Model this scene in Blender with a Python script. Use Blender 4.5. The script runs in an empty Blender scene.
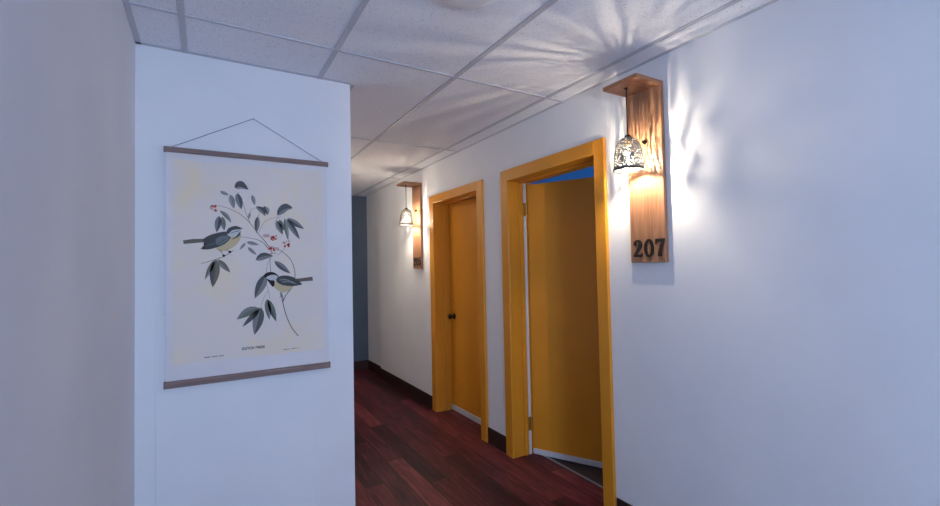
BULB = 9300
BULBC = (1, .85, .66)
GLASS = .7
FILR = .003
DAY = 84  # energy of the light added at the rear window
WINFILLC = (.50, .67, 1.0)
ROOM = 25
EXPO = 0.0
DOOR_ANG = 28
WIN = (-.24, .40, .15, 2.0)
OCHRE = (.68, .272, .018)
FLOORC = [(.016, .004, .005), (.062, .012, .016), (.14, .026, .032), (.24, .055, .05)]
DOME_FILL = 36  # emission of the unseen dome added to fill the corridor
TOPT = .0047
SIDET = .0063
ART=[
('bark',-1,[4015,10837,4050,10862,3952,10923,3987,10948,3862,11046,3897,11071,3764,11189,3800,11212,3678,11337,3716,11357,3607,11490,3646,11507,3542,11654,3581,11668,3483,11821,3523,11835,3430,11986,3470,11998,3384,12153,3425,12163,3345,12324,3386,12332,3312,12484,3353,12492,3285,12620,3326,12628,3265,12731,3306,12737,3253,12822,3293,12828,3244,12894,3285,12898,3238,12944,3278,12949]),
('bark',-1,[3286,12596,3324,12581,3310,12657,3348,12642,3344,12744,3380,12729,3388,12845,3423,12828,3442,12947,3474,12927,3513,13043,3542,13020,3597,13141,3625,13118,3680,13245,3710,13225,3748,13361,3780,13345,3801,13492,3834,13481,3846,13637,3879,13628,3877,13789,3910,13784,3889,13944,3921,13944,3877,14110,3908,14114,3845,14287,3876,14294,3799,14459,3828,14468,3744,14610,3771,14622,3675,14734,3700,14750,3593,14842,3615,14861,3504,14938,3523,14957,3415,15022,3433,15043,3325,15096,3340,15117,3230,15156,3243,15178,3138,15208,3150,15230,3055,15255,3067,15276,2980,15296,2991,15317,2911,15331,2921,15352,2853,15359,2862,15379,2812,15379,2821,15398]),
('bark',-1,[3243,12937,3273,12956,3228,12964,3255,12981,3206,13004,3229,13018,3183,13043,3203,13056,3168,13070,3185,13081]),
('bark',-1,[2831,15079,2862,15096,2784,15167,2814,15183,2716,15293,2745,15309,2638,15431,2666,15447,2561,15555,2588,15573,2488,15656,2513,15675,2412,15749,2435,15769,2332,15845,2355,15864,2246,15955,2269,15972,2154,16086,2177,16102,2056,16231,2078,16246,1956,16375,1977,16391,1858,16504,1878,16520,1765,16614,1783,16630,1673,16713,1690,16730,1579,16803,1594,16821,1477,16887,1491,16905,1364,16965,1376,16984,1244,17037,1254,17055,1120,17101,1129,17119,997,17157,1005,17175,865,17206,871,17223,725,17247,729,17264,599,17280,603,17296,512,17303,516,17319]),
('bark',-1,[2688,15203,2715,15220,2645,15270,2671,15287,2583,15368,2608,15385,2512,15470,2534,15488,2437,15553,2456,15572,2365,15609,2379,15630,2290,15652,2301,15674,2203,15688,2211,15710,2096,15723,2101,15744,1946,15759,1950,15778,1765,15791,1769,15810,1595,15818,1598,15836,1478,15838,1480,15854]),
('bark',-1,[-171,14593,-165,14573,-89,14619,-82,14598,29,14655,36,14634,161,14696,168,14675,284,14737,292,14715,395,14774,403,14751,505,14809,513,14786,613,14850,623,14827,719,14901,731,14879,834,14973,848,14952,953,15062,969,15041,1060,15146,1076,15125,1134,15204,1151,15182]),
('bark',-1,[2761,14805,2734,14805,2759,14743,2733,14744,2756,14655,2731,14655,2754,14554,2730,14553,2756,14453,2734,14451,2765,14342,2743,14340,2778,14219,2757,14217,2791,14107,2772,14104,2800,14029,2781,14027]),
('bark',-1,[1859,16509,1877,16515,1823,16607,1840,16613,1770,16747,1786,16754,1712,16906,1728,16912,1661,17057,1677,17062,1621,17201,1637,17206,1585,17350,1600,17353,1549,17492,1564,17496,1511,17620,1525,17626,1464,17738,1477,17744,1411,17848,1424,17854,1364,17940,1376,17947,1330,18005,1342,18012]),
('bark',-1,[2139,16032,2156,16031,2147,16155,2162,16155,2156,16334,2172,16333,2170,16528,2186,16527,2191,16699,2206,16696,2221,16844,2236,16840,2259,16981,2273,16977,2299,17102,2313,17097,2338,17199,2351,17193,2379,17265,2390,17256,2422,17306,2431,17296,2460,17331,2467,17320,2486,17349,2493,17338]),
('bark',-1,[1754,16684,1767,16680,1778,16781,1791,16778,1811,16923,1824,16919,1856,17069,1868,17064,1913,17179,1923,17172,1992,17239,1997,17228,2085,17270,2088,17258,2181,17287,2183,17275,2264,17303,2267,17292,2338,17321,2340,17310,2406,17334,2408,17323,2464,17343,2466,17333,2505,17350,2507,17339]),
('bark',-1,[2220,16036,2233,16030,2259,16131,2272,16126,2315,16271,2328,16265,2380,16417,2392,16411,2447,16534,2458,16527,2513,16613,2523,16603,2583,16671,2591,16660,2658,16716,2665,16705,2741,16759,2747,16747,2846,16799,2850,16787,2966,16834,2969,16822,3077,16862,3080,16850,3153,16881,3156,16870]),
('bark',-1,[3060,16191,3075,16194,3042,16275,3056,16278,3014,16396,3028,16399,2994,16527,3008,16528,2998,16639,3011,16636,3042,16729,3053,16721,3113,16808,3122,16799,3185,16873,3193,16864,3234,16919,3242,16910]),
('bark',-1,[2569,13580,2556,13576,2586,13517,2573,13514,2611,13429,2599,13425,2639,13327,2627,13323,2662,13224,2650,13222,2681,13113,2669,13111,2699,12990,2687,12988,2713,12877,2702,12876,2723,12800,2712,12798]),
('bark',-1,[2662,13220,2650,13227,2619,13147,2607,13154,2556,13043,2545,13050,2490,12926,2479,12932,2435,12812,2424,12817,2393,12694,2381,12698,2356,12565,2345,12568,2326,12450,2315,12452,2305,12369,2294,12372]),
('bark',-1,[3086,14950,3097,14939,3137,14998,3148,14987,3211,15067,3222,15056,3289,15144,3300,15134,3353,15216,3364,15208,3399,15289,3411,15282,3437,15367,3449,15361,3467,15436,3479,15431,3489,15485,3500,15480]),
('bark',-1,[2558,14034,2572,14033,2568,14135,2581,14133,2582,14280,2595,14278,2601,14434,2614,14432,2626,14561,2639,14558,2665,14656,2676,14651,2713,14736,2724,14729,2760,14799,2770,14792,2791,14844,2801,14836]),
('bark',-1,[584,14870,573,14878,566,14846,555,14854,540,14812,530,14819,514,14777,504,14785,496,14754,486,14761]),
('leaf_dark',2,[1210,18174,1209,18285,1254,18421,1328,18500,1420,18540,1517,18540,1616,18482,1735,18310,1805,18151,1734,18153,1615,18203,1518,18237,1419,18254,1300,18202]),
('leaf_light',2,[1253,18161,1314,18208,1419,18246,1529,18231,1637,18197,1741,18160,1790,18133,1698,18148,1564,18167,1467,18153,1382,18137,1296,18142]),
('leaf_light',2,[604,17986,678,18011,739,18007,794,17988,843,17958,888,17919,930,17872,967,17817,915,17841,863,17865,811,17889,759,17914,707,17938,655,17962]),
('leaf_mid',2,[604,17986,633,17912,675,17869,725,17839,779,17821,838,17812,901,17810,967,17817,915,17841,863,17865,811,17889,759,17914,707,17938,655,17962]),
('vein',3,[606,17991,658,17966,709,17942,761,17917,812,17892,864,17867,916,17842,967,17817,967,17816,914,17840,862,17863,810,17886,757,17910,705,17933,653,17956,601,17980]),
('leaf_mid',2,[1024,17853,1128,17776,1183,17688,1214,17594,1226,17496,1222,17394,1207,17290,1177,17182,1155,17278,1134,17374,1112,17470,1090,17566,1068,17661,1046,17757]),
('leaf_light',2,[1024,17853,964,17739,953,17635,966,17537,998,17444,1045,17354,1104,17266,1177,17182,1155,17278,1134,17374,1112,17470,1090,17566,1068,17661,1046,17757]),
('vein',3,[1030,17854,1051,17758,1072,17662,1093,17566,1114,17470,1135,17374,1156,17278,1177,17182,1176,17182,1154,17278,1131,17373,1108,17469,1085,17565,1063,17660,1040,17756,1017,17852]),
('leaf_dark',2,[1310,17937,1432,17849,1497,17748,1534,17641,1548,17528,1545,17410,1528,17290,1493,17165,1467,17275,1441,17386,1415,17496,1388,17606,1362,17716,1336,17827]),
('leaf_mid',2,[1310,17937,1240,17804,1227,17684,1243,17571,1281,17464,1337,17361,1407,17261,1493,17165,1467,17275,1441,17386,1415,17496,1388,17606,1362,17716,1336,17827]),
('vein',3,[1315,17938,1341,17828,1366,17717,1392,17607,1417,17496,1443,17386,1468,17275,1493,17165,1492,17165,1465,17275,1438,17385,1411,17495,1384,17605,1357,17715,1330,17825,1303,17935]),
('leaf_light',2,[1966,17898,2040,17839,2080,17772,2103,17701,2113,17627,2111,17551,2102,17472,2082,17392,2065,17464,2049,17536,2032,17609,2016,17681,1999,17753,1983,17825]),
('leaf_mid',2,[1966,17898,1925,17812,1918,17735,1928,17661,1952,17590,1986,17522,2029,17456,2082,17392,2065,17464,2049,17536,2032,17609,2016,17681,1999,17753,1983,17825]),
('vein',3,[1972,17899,1988,17827,2003,17754,2019,17682,2035,17609,2051,17537,2066,17464,2082,17392,2081,17391,2064,17464,2046,17536,2029,17608,2011,17680,1994,17752,1977,17824,1959,17896]),
('leaf_dark',2,[2134,17345,2280,17356,2383,17329,2460,17278,2511,17205,2540,17112,2550,17004,2545,16881,2511,16968,2471,17052,2423,17128,2365,17194,2295,17251,2217,17300]),
('leaf_mid',2,[2134,17345,2154,17244,2207,17173,2269,17110,2336,17050,2403,16992,2471,16933,2545,16881,2511,16968,2471,17052,2423,17128,2365,17194,2295,17251,2217,17300]),
('vein',3,[2138,17349,2221,17303,2298,17254,2367,17196,2425,17129,2473,17053,2511,16969,2545,16881,2545,16880,2509,16967,2469,17050,2421,17125,2361,17191,2291,17247,2212,17296,2129,17340]),
('leaf_light',2,[2488,17380,2610,17352,2680,17306,2721,17249,2735,17182,2726,17107,2698,17024,2653,16935,2648,17006,2640,17075,2625,17142,2602,17205,2570,17265,2531,17323]),
('leaf_dark',2,[2488,17380,2452,17294,2459,17225,2483,17161,2516,17101,2555,17043,2599,16988,2653,16935,2648,17006,2640,17075,2625,17142,2602,17205,2570,17265,2531,17323]),
('vein',3,[2493,17382,2535,17325,2574,17267,2605,17206,2628,17143,2642,17076,2649,17006,2653,16935,2652,16935,2647,17005,2638,17074,2622,17141,2598,17204,2565,17264,2525,17321,2481,17377]),
('leaf_mid',2,[2198,16850,2269,16729,2293,16610,2293,16494,2276,16378,2243,16264,2199,16150,2141,16038,2149,16154,2158,16270,2166,16386,2174,16502,2182,16618,2190,16734]),
('leaf_dark',2,[2198,16850,2111,16740,2071,16626,2055,16511,2056,16394,2072,16276,2100,16157,2141,16038,2149,16154,2158,16270,2166,16386,2174,16502,2182,16618,2190,16734]),
('vein',3,[2204,16850,2195,16734,2186,16618,2177,16502,2168,16386,2159,16270,2150,16154,2141,16038,2140,16038,2148,16154,2155,16270,2162,16386,2169,16502,2177,16619,2184,16735,2191,16851]),
('leaf_light',2,[1873,17027,1897,16965,1898,16910,1889,16858,1870,16808,1844,16760,1813,16714,1775,16670,1789,16721,1803,16772,1817,16823,1831,16874,1845,16925,1859,16976]),
('leaf_light',2,[1873,17027,1820,16986,1791,16939,1773,16889,1764,16837,1762,16783,1765,16727,1775,16670,1789,16721,1803,16772,1817,16823,1831,16874,1845,16925,1859,16976]),
('vein',3,[1878,17025,1864,16974,1849,16924,1834,16873,1819,16822,1805,16771,1790,16720,1775,16670,1774,16670,1787,16721,1800,16772,1813,16824,1827,16875,1840,16926,1853,16977,1866,17029]),
('leaf_dark',2,[3101,16937,3073,17049,3102,17208,3173,17351,3277,17471,3401,17541,3539,17554,3710,17466,3818,17353,3727,17290,3576,17230,3478,17140,3376,17050,3226,16965]),
('leaf_mid',3,[3116,16937,3176,17041,3298,17175,3412,17257,3537,17314,3698,17350,3802,17353,3718,17301,3576,17222,3478,17130,3376,17042,3222,16964]),
('leaf_dark',2,[3517,16783,3687,16684,3809,16556,3907,16414,3987,16261,4053,16098,4106,15929,4145,15750,4055,15898,3966,16045,3876,16193,3786,16340,3696,16488,3607,16635]),
('leaf_mid',2,[3517,16783,3526,16587,3584,16419,3665,16267,3764,16125,3879,15992,4005,15867,4145,15750,4055,15898,3966,16045,3876,16193,3786,16340,3696,16488,3607,16635]),
('vein',3,[3522,16786,3611,16638,3700,16490,3789,16342,3878,16194,3967,16046,4056,15898,4145,15750,4144,15750,4054,15897,3963,16044,3873,16191,3782,16338,3692,16485,3601,16632,3511,16779]),
('leaf_mid',2,[3557,16819,3724,16822,3859,16778,3980,16712,4089,16627,4189,16528,4281,16417,4364,16292,4248,16367,4133,16442,4018,16518,3903,16593,3787,16668,3672,16743]),
('leaf_dark',2,[3557,16819,3621,16665,3715,16558,3825,16474,3946,16408,4077,16357,4216,16318,4364,16292,4248,16367,4133,16442,4018,16518,3903,16593,3787,16668,3672,16743]),
('vein',3,[3560,16824,3675,16748,3790,16672,3904,16596,4019,16520,4134,16444,4249,16368,4364,16292,4363,16291,4247,16366,4132,16440,4016,16515,3900,16589,3784,16664,3669,16738,3553,16813]),
('leaf_light',2,[3430,16814,3522,16661,3573,16502,3604,16341,3620,16177,3623,16011,3615,15844,3596,15675,3572,15838,3548,16000,3525,16163,3501,16326,3477,16488,3453,16651]),
('leaf_green',2,[3430,16814,3385,16641,3381,16474,3397,16311,3429,16149,3474,15989,3529,15831,3596,15675,3572,15838,3548,16000,3525,16163,3501,16326,3477,16488,3453,16651]),
('vein',3,[3436,16815,3459,16652,3481,16489,3504,16326,3527,16163,3550,16001,3573,15838,3596,15675,3595,15675,3570,15837,3546,16000,3521,16162,3497,16325,3472,16488,3447,16650,3423,16813]),
('leaf_dark',2,[3060,16682,3181,16613,3253,16525,3301,16428,3329,16323,3342,16213,3343,16098,3329,15977,3290,16078,3252,16178,3213,16279,3175,16380,3137,16480,3098,16581]),
('leaf_mid',2,[3060,16682,3015,16549,3020,16436,3049,16332,3098,16235,3162,16144,3238,16058,3329,15977,3290,16078,3252,16178,3213,16279,3175,16380,3137,16480,3098,16581]),
('vein',3,[3065,16684,3103,16583,3141,16482,3178,16381,3216,16280,3253,16179,3291,16078,3329,15977,3328,15977,3288,16077,3249,16178,3210,16278,3171,16378,3132,16478,3092,16579,3053,16679]),
('leaf_green',2,[3177,16736,3270,16682,3327,16613,3366,16537,3392,16455,3407,16368,3413,16278,3409,16183,3376,16262,3343,16341,3310,16420,3277,16499,3243,16578,3210,16657]),
('leaf_light',2,[3177,16736,3151,16633,3160,16543,3187,16462,3227,16386,3279,16314,3339,16246,3409,16183,3376,16262,3343,16341,3310,16420,3277,16499,3243,16578,3210,16657]),
('vein',3,[3183,16739,3215,16659,3247,16580,3280,16501,3312,16421,3344,16342,3377,16262,3409,16183,3408,16182,3374,16261,3340,16340,3306,16419,3273,16498,3239,16576,3205,16655,3171,16734]),
('leaf_dark',2,[558,16817,630,16693,649,16576,643,16463,616,16353,573,16245,517,16139,445,16035,461,16147,477,16259,494,16370,510,16482,526,16594,542,16706]),
('leaf_mid',2,[558,16817,454,16718,402,16612,376,16501,371,16388,382,16272,406,16155,445,16035,461,16147,477,16259,494,16370,510,16482,526,16594,542,16706]),
('vein',3,[564,16817,547,16705,530,16593,513,16482,496,16370,479,16258,462,16147,445,16035,444,16035,459,16147,475,16259,490,16371,505,16483,521,16595,536,16707,551,16818]),
('leaf_green',2,[683,16790,768,16704,809,16612,829,16517,832,16421,821,16322,799,16223,764,16122,752,16217,741,16313,729,16408,718,16504,706,16599,694,16695]),
('leaf_mid',2,[683,16790,621,16686,603,16587,606,16490,627,16396,661,16303,706,16212,764,16122,752,16217,741,16313,729,16408,718,16504,706,16599,694,16695]),
('vein',3,[689,16791,699,16696,710,16600,721,16504,732,16409,742,16313,753,16217,764,16122,763,16122,751,16217,738,16312,726,16408,713,16503,701,16599,688,16694,676,16790]),
('leaf_light',2,[587,17074,724,17049,827,16997,910,16926,971,16839,1015,16737,1044,16623,1061,16499,1013,16598,961,16693,902,16782,835,16864,758,16939,674,17008]),
('leaf_green',2,[587,17074,625,16967,689,16882,760,16803,833,16725,908,16649,982,16572,1061,16499,1013,16598,961,16693,902,16782,835,16864,758,16939,674,17008]),
('vein',3,[591,17078,678,17011,761,16942,837,16867,904,16784,963,16694,1014,16598,1061,16499,1060,16498,1012,16596,959,16691,900,16780,831,16862,754,16936,670,17004,581,17069]),
('leaf_mid',2,[1704,15588,1795,15628,1879,15633,1958,15621,2035,15596,2109,15560,2180,15515,2250,15461,2172,15479,2094,15497,2016,15515,1938,15533,1860,15552,1782,15570]),
('leaf_light',2,[1704,15588,1768,15512,1841,15471,1918,15446,1997,15435,2079,15435,2164,15443,2250,15461,2172,15479,2094,15497,2016,15515,1938,15533,1860,15552,1782,15570]),
('vein',3,[1705,15594,1783,15575,1861,15556,1939,15537,2016,15518,2094,15499,2172,15480,2250,15461,2250,15460,2172,15477,2093,15495,2015,15512,1937,15529,1859,15546,1780,15564,1702,15581]),
('leaf_light',2,[1660,15555,1659,15479,1637,15420,1605,15368,1564,15322,1516,15281,1464,15244,1405,15212,1441,15261,1478,15310,1514,15359,1551,15408,1587,15457,1623,15506]),
('leaf_light',2,[1660,15555,1588,15532,1537,15494,1497,15448,1465,15396,1439,15339,1419,15278,1405,15212,1441,15261,1478,15310,1514,15359,1551,15408,1587,15457,1623,15506]),
('vein',3,[1665,15551,1628,15503,1590,15454,1553,15406,1516,15358,1479,15309,1442,15261,1405,15212,1404,15213,1440,15262,1476,15312,1511,15361,1547,15411,1583,15460,1618,15510,1654,15559]),
('leaf_light',2,[1761,15343,1854,15328,1924,15290,1982,15240,2032,15181,2075,15116,2112,15044,2143,14966,2088,15020,2034,15074,1979,15128,1925,15182,1870,15235,1815,15289]),
('leaf_mid',2,[1761,15343,1777,15251,1816,15181,1867,15123,1926,15074,1992,15032,2064,14995,2143,14966,2088,15020,2034,15074,1979,15128,1925,15182,1870,15235,1815,15289]),
('vein',3,[1765,15348,1819,15293,1873,15238,1927,15184,1981,15129,2035,15075,2089,15020,2143,14966,2142,14965,2087,15018,2032,15072,1977,15125,1921,15178,1866,15232,1811,15285,1756,15338]),
('leaf_dark',2,[2093,14724,2172,14904,2268,15009,2375,15067,2493,15080,2620,15054,2754,14996,2894,14910,2770,14925,2648,14932,2529,14924,2415,14897,2304,14852,2198,14792]),
('leaf_mid',2,[2093,14724,2224,14680,2341,14695,2454,14728,2565,14768,2676,14811,2787,14855,2894,14910,2770,14925,2648,14932,2529,14924,2415,14897,2304,14852,2198,14792]),
('vein',3,[2091,14730,2196,14797,2303,14856,2414,14901,2528,14927,2647,14934,2770,14926,2894,14910,2895,14909,2771,14923,2648,14929,2530,14921,2416,14893,2306,14847,2199,14786,2094,14717]),
('leaf_mid',2,[2942,14662,3109,14642,3240,14579,3353,14495,3452,14395,3539,14282,3617,14158,3685,14022,3578,14113,3472,14205,3366,14296,3260,14387,3154,14479,3048,14570]),
('leaf_dark',2,[2942,14662,2986,14499,3068,14379,3167,14280,3281,14197,3406,14127,3540,14068,3685,14022,3578,14113,3472,14205,3366,14296,3260,14387,3154,14479,3048,14570]),
('vein',3,[2946,14666,3051,14574,3157,14482,3262,14390,3368,14298,3473,14206,3579,14114,3685,14022,3684,14021,3577,14112,3471,14203,3364,14293,3257,14384,3150,14475,3044,14565,2937,14656]),
('leaf_mid',2,[2565,14016,2625,13791,2606,13601,2547,13428,2457,13269,2343,13121,2209,12982,2051,12853,2124,13019,2198,13185,2271,13351,2345,13518,2418,13684,2491,13850]),
('leaf_dark',2,[2565,14016,2357,13909,2230,13767,2142,13607,2085,13434,2053,13249,2040,13056,2051,12853,2124,13019,2198,13185,2271,13351,2345,13518,2418,13684,2491,13850]),
('vein',3,[2570,14014,2496,13848,2422,13682,2348,13516,2273,13350,2199,13185,2125,13019,2051,12853,2050,12853,2123,13020,2195,13186,2268,13353,2341,13519,2413,13686,2486,13852,2558,14019]),
('leaf_light',2,[2589,12806,2698,12667,2751,12522,2776,12375,2780,12225,2766,12074,2739,11921,2695,11766,2680,11915,2665,12063,2650,12212,2634,12360,2619,12509,2604,12657]),
('leaf_green',2,[2589,12806,2511,12648,2488,12496,2493,12346,2519,12199,2563,12053,2621,11909,2695,11766,2680,11915,2665,12063,2650,12212,2634,12360,2619,12509,2604,12657]),
('vein',3,[2595,12807,2609,12658,2624,12509,2638,12361,2652,12212,2666,12064,2681,11915,2695,11766,2694,11766,2678,11915,2662,12063,2646,12212,2630,12360,2614,12508,2598,12657,2582,12805]),
('leaf_green',2,[2653,12767,2793,12636,2879,12489,2939,12333,2978,12170,3000,12003,3009,11831,3002,11654,2952,11813,2902,11972,2853,12131,2803,12290,2753,12449,2703,12608]),
('leaf_dark',2,[2653,12767,2613,12580,2627,12410,2667,12248,2728,12092,2805,11942,2896,11795,3002,11654,2952,11813,2902,11972,2853,12131,2803,12290,2753,12449,2703,12608]),
('vein',3,[2659,12769,2708,12610,2757,12451,2806,12291,2855,12132,2904,11973,2953,11813,3002,11654,3001,11654,2951,11813,2900,11971,2849,12130,2799,12289,2748,12448,2697,12606,2646,12765]),
('leaf_green',2,[2268,12372,2166,12216,2033,12127,1889,12061,1738,12008,1584,11962,1427,11922,1264,11897,1391,12000,1521,12095,1657,12179,1801,12247,1951,12299,2108,12339]),
('leaf_mid',2,[2268,12372,2050,12462,1870,12471,1713,12433,1576,12350,1458,12229,1354,12077,1264,11897,1391,12000,1521,12095,1657,12179,1801,12247,1951,12299,2108,12339]),
('vein',3,[2271,12367,2110,12335,1953,12295,1802,12244,1658,12177,1522,12094,1391,11999,1264,11897,1263,11898,1390,12001,1520,12098,1656,12182,1799,12251,1949,12304,2105,12345,2265,12379]),
('leaf_dark',2,[2268,12338,2216,12167,2130,12029,2027,11906,1911,11796,1784,11696,1649,11604,1504,11521,1613,11637,1722,11754,1831,11871,1941,11988,2050,12104,2159,12221]),
('leaf_dark',2,[2268,12338,2101,12275,1969,12179,1854,12069,1752,11945,1660,11812,1577,11671,1504,11521,1613,11637,1722,11754,1831,11871,1941,11988,2050,12104,2159,12221]),
('vein',3,[2272,12334,2163,12217,2053,12101,1943,11985,1833,11869,1724,11753,1614,11637,1504,11521,1503,11521,1612,11639,1720,11756,1829,11873,1937,11991,2046,12108,2154,12225,2263,12342]),
('leaf_dark',2,[2332,12403,2441,12180,2458,11980,2431,11789,2369,11607,2278,11431,2165,11261,2025,11097,2069,11283,2113,11470,2157,11657,2200,11843,2244,12030,2288,12216]),
('leaf_mid',2,[2332,12403,2135,12252,2030,12080,1969,11897,1944,11706,1947,11509,1973,11306,2025,11097,2069,11283,2113,11470,2157,11657,2200,11843,2244,12030,2288,12216]),
('vein',3,[2337,12401,2293,12215,2248,12029,2204,11842,2159,11656,2115,11470,2070,11283,2025,11097,2024,11097,2067,11284,2110,11471,2153,11657,2196,11844,2239,12031,2282,12218,2325,12404]),
('leaf_brown',2,[433,14775,547,14572,580,14379,573,14190,536,14004,473,13821,391,13641,284,13463,306,13651,327,13838,348,14025,369,14213,390,14400,412,14587]),
('leaf_dark',2,[433,14775,276,14603,201,14421,165,14236,160,14047,180,13855,220,13660,284,13463,306,13651,327,13838,348,14025,369,14213,390,14400,412,14587]),
('vein',3,[439,14774,417,14587,395,14399,373,14212,350,14025,328,13838,306,13651,284,13463,283,13463,304,13651,324,13838,344,14026,365,14213,385,14401,405,14588,426,14775]),
('leaf_light',2,[346,14725,355,14570,327,14431,280,14299,219,14173,146,14052,64,13935,-29,13822,25,13951,78,14080,132,14209,185,14338,239,14467,292,14596]),
('leaf_brown',2,[346,14725,229,14622,151,14504,90,14378,45,14246,10,14109,-15,13968,-29,13822,25,13951,78,14080,132,14209,185,14338,239,14467,292,14596]),
('vein',3,[351,14723,297,14594,243,14466,188,14337,134,14208,80,14080,26,13951,-29,13822,-29,13823,23,13952,76,14081,129,14211,181,14340,234,14469,287,14599,339,14728]),
('leaf_brown',2,[491,14757,628,14723,727,14657,808,14575,873,14481,927,14376,971,14264,1004,14143,930,14231,857,14318,784,14406,711,14494,637,14582,564,14670]),
('leaf_mid',2,[491,14757,500,14616,547,14507,613,14413,695,14332,788,14260,890,14197,1004,14143,930,14231,857,14318,784,14406,711,14494,637,14582,564,14670]),
('vein',3,[495,14761,568,14673,641,14584,713,14496,786,14408,858,14319,931,14231,1004,14143,1003,14142,929,14229,855,14317,781,14404,707,14491,633,14578,559,14666,485,14753]),
('berry',3,[310,17267,297,17300,264,17313,231,17300,218,17267,231,17234,264,17221,297,17234]),
('blossom',4,[283,17180,266,17221,225,17238,184,17221,167,17180,184,17139,225,17122,266,17139]),
('berry',5,[437,17239,422,17274,387,17289,352,17274,338,17239,352,17204,387,17190,422,17204]),
('blossom',3,[292,17265,279,17295,250,17308,220,17295,207,17265,220,17236,250,17223,279,17236]),
('berry',4,[457,17073,441,17112,402,17128,362,17112,346,17073,362,17034,402,17017,441,17034]),
('blossom',5,[335,17118,319,17157,281,17172,243,17157,227,17118,243,17080,281,17065,319,17080]),
('berry',3,[465,17279,450,17316,414,17330,378,17316,363,17279,378,17243,414,17228,450,17243]),
('berry',4,[375,17249,361,17283,327,17297,293,17283,279,17249,293,17215,327,17201,361,17215]),
('berry',5,[476,17057,461,17092,426,17107,391,17092,377,17057,391,17022,426,17007,461,17022]),
('blossom',3,[3086,15764,3070,15805,3029,15822,2989,15805,2972,15764,2989,15724,3029,15707,3070,15724]),
('berry',4,[2975,15811,2960,15847,2924,15862,2888,15847,2873,15811,2888,15775,2924,15760,2960,15775]),
('berry',5,[2889,15842,2872,15882,2833,15898,2794,15882,2777,15842,2794,15803,2833,15787,2872,15803]),
('berry',3,[2846,15745,2833,15776,2802,15789,2771,15776,2759,15745,2771,15714,2802,15701,2833,15714]),
('berry',4,[2974,15832,2957,15875,2914,15892,2872,15875,2855,15832,2872,15790,2914,15772,2957,15790]),
('berry',5,[2951,15874,2936,15911,2899,15926,2863,15911,2848,15874,2863,15838,2899,15823,2936,15838]),
('berry',3,[2928,15710,2915,15741,2883,15754,2852,15741,2839,15710,2852,15678,2883,15665,2915,15678]),
('berry',4,[3068,15907,3056,15935,3029,15946,3001,15935,2990,15907,3001,15880,3029,15869,3056,15880]),
('berry',5,[3034,15751,3021,15781,2991,15794,2961,15781,2948,15751,2961,15721,2991,15708,3021,15721]),
('berry',3,[2875,15796,2864,15823,2837,15834,2810,15823,2799,15796,2810,15769,2837,15758,2864,15769]),
('blossom',3,[3012,15043,2997,15081,2959,15097,2921,15081,2905,15043,2921,15005,2959,14989,2997,15005]),
('blossom',4,[2789,15244,2772,15285,2730,15303,2689,15285,2671,15244,2689,15202,2730,15185,2772,15202]),
('blossom',5,[2883,15047,2868,15083,2831,15098,2795,15083,2780,15047,2795,15010,2831,14995,2868,15010]),
('berry',3,[2850,15273,2836,15307,2802,15320,2769,15307,2755,15273,2769,15240,2802,15226,2836,15240]),
('berry',4,[2869,15041,2855,15073,2824,15086,2792,15073,2779,15041,2792,15009,2824,14996,2855,15009]),
('berry',5,[2792,15280,2776,15318,2737,15335,2699,15318,2683,15280,2699,15241,2737,15225,2776,15241]),
('berry',3,[2861,15302,2844,15344,2802,15361,2760,15344,2742,15302,2760,15260,2802,15242,2844,15260]),
('berry',4,[2819,15313,2808,15340,2780,15351,2753,15340,2742,15313,2753,15286,2780,15274,2808,15286]),
('berry',5,[2941,15286,2930,15313,2903,15324,2876,15313,2864,15286,2876,15259,2903,15248,2930,15259]),
('berry',3,[2829,15030,2817,15059,2789,15070,2761,15059,2749,15030,2761,15002,2789,14990,2817,15002]),
('berry',4,[2987,15208,2970,15250,2928,15267,2886,15250,2868,15208,2886,15165,2928,15148,2970,15165]),
('berry',3,[3468,15547,3457,15574,3430,15586,3403,15574,3392,15547,3403,15520,3430,15509,3457,15520]),
('berry',4,[3486,15401,3470,15441,3430,15457,3391,15441,3374,15401,3391,15361,3430,15345,3470,15361]),
('berry',5,[3416,15595,3404,15625,3374,15637,3343,15625,3331,15595,3343,15564,3374,15552,3404,15564]),
('berry',3,[3466,15407,3455,15436,3426,15448,3397,15436,3385,15407,3397,15378,3426,15366,3455,15378]),
('berry',4,[3674,15501,3657,15544,3615,15561,3573,15544,3555,15501,3573,15459,3615,15442,3657,15459]),
('berry',5,[3662,15474,3646,15513,3607,15529,3568,15513,3552,15474,3568,15435,3607,15419,3646,15435]),
('blossom',3,[3541,15645,3528,15675,3498,15687,3469,15675,3456,15645,3469,15616,3498,15603,3528,15616]),
('berry',4,[3651,15391,3638,15423,3606,15436,3574,15423,3561,15391,3574,15359,3606,15346,3638,15359]),
('berry',5,[3635,15477,3619,15517,3580,15533,3540,15517,3524,15477,3540,15438,3580,15422,3619,15438]),
('blossom',3,[3584,15464,3571,15495,3540,15507,3510,15495,3497,15464,3510,15433,3540,15420,3571,15433]),
('blossom',4,[3683,15652,3665,15694,3624,15712,3582,15694,3564,15652,3582,15611,3624,15593,3665,15611]),
('blossom',2,[2606,15912,2580,15976,2517,16002,2453,15976,2427,15912,2453,15849,2517,15823,2580,15849]),
('blossom',2,[2736,15915,2709,15978,2646,16004,2582,15978,2556,15915,2582,15851,2646,15825,2709,15851]),
('blossom',2,[3163,15264,3136,15328,3073,15354,3009,15328,2983,15264,3009,15201,3073,15175,3136,15201]),
('blossom',2,[2831,15331,2805,15394,2741,15420,2678,15394,2652,15331,2678,15267,2741,15241,2805,15267]),
('feather_brown',3,[-876,15641,-509,15711,-88,15727,390,15790,438,15489,-136,15561,-848,15479]),
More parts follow.
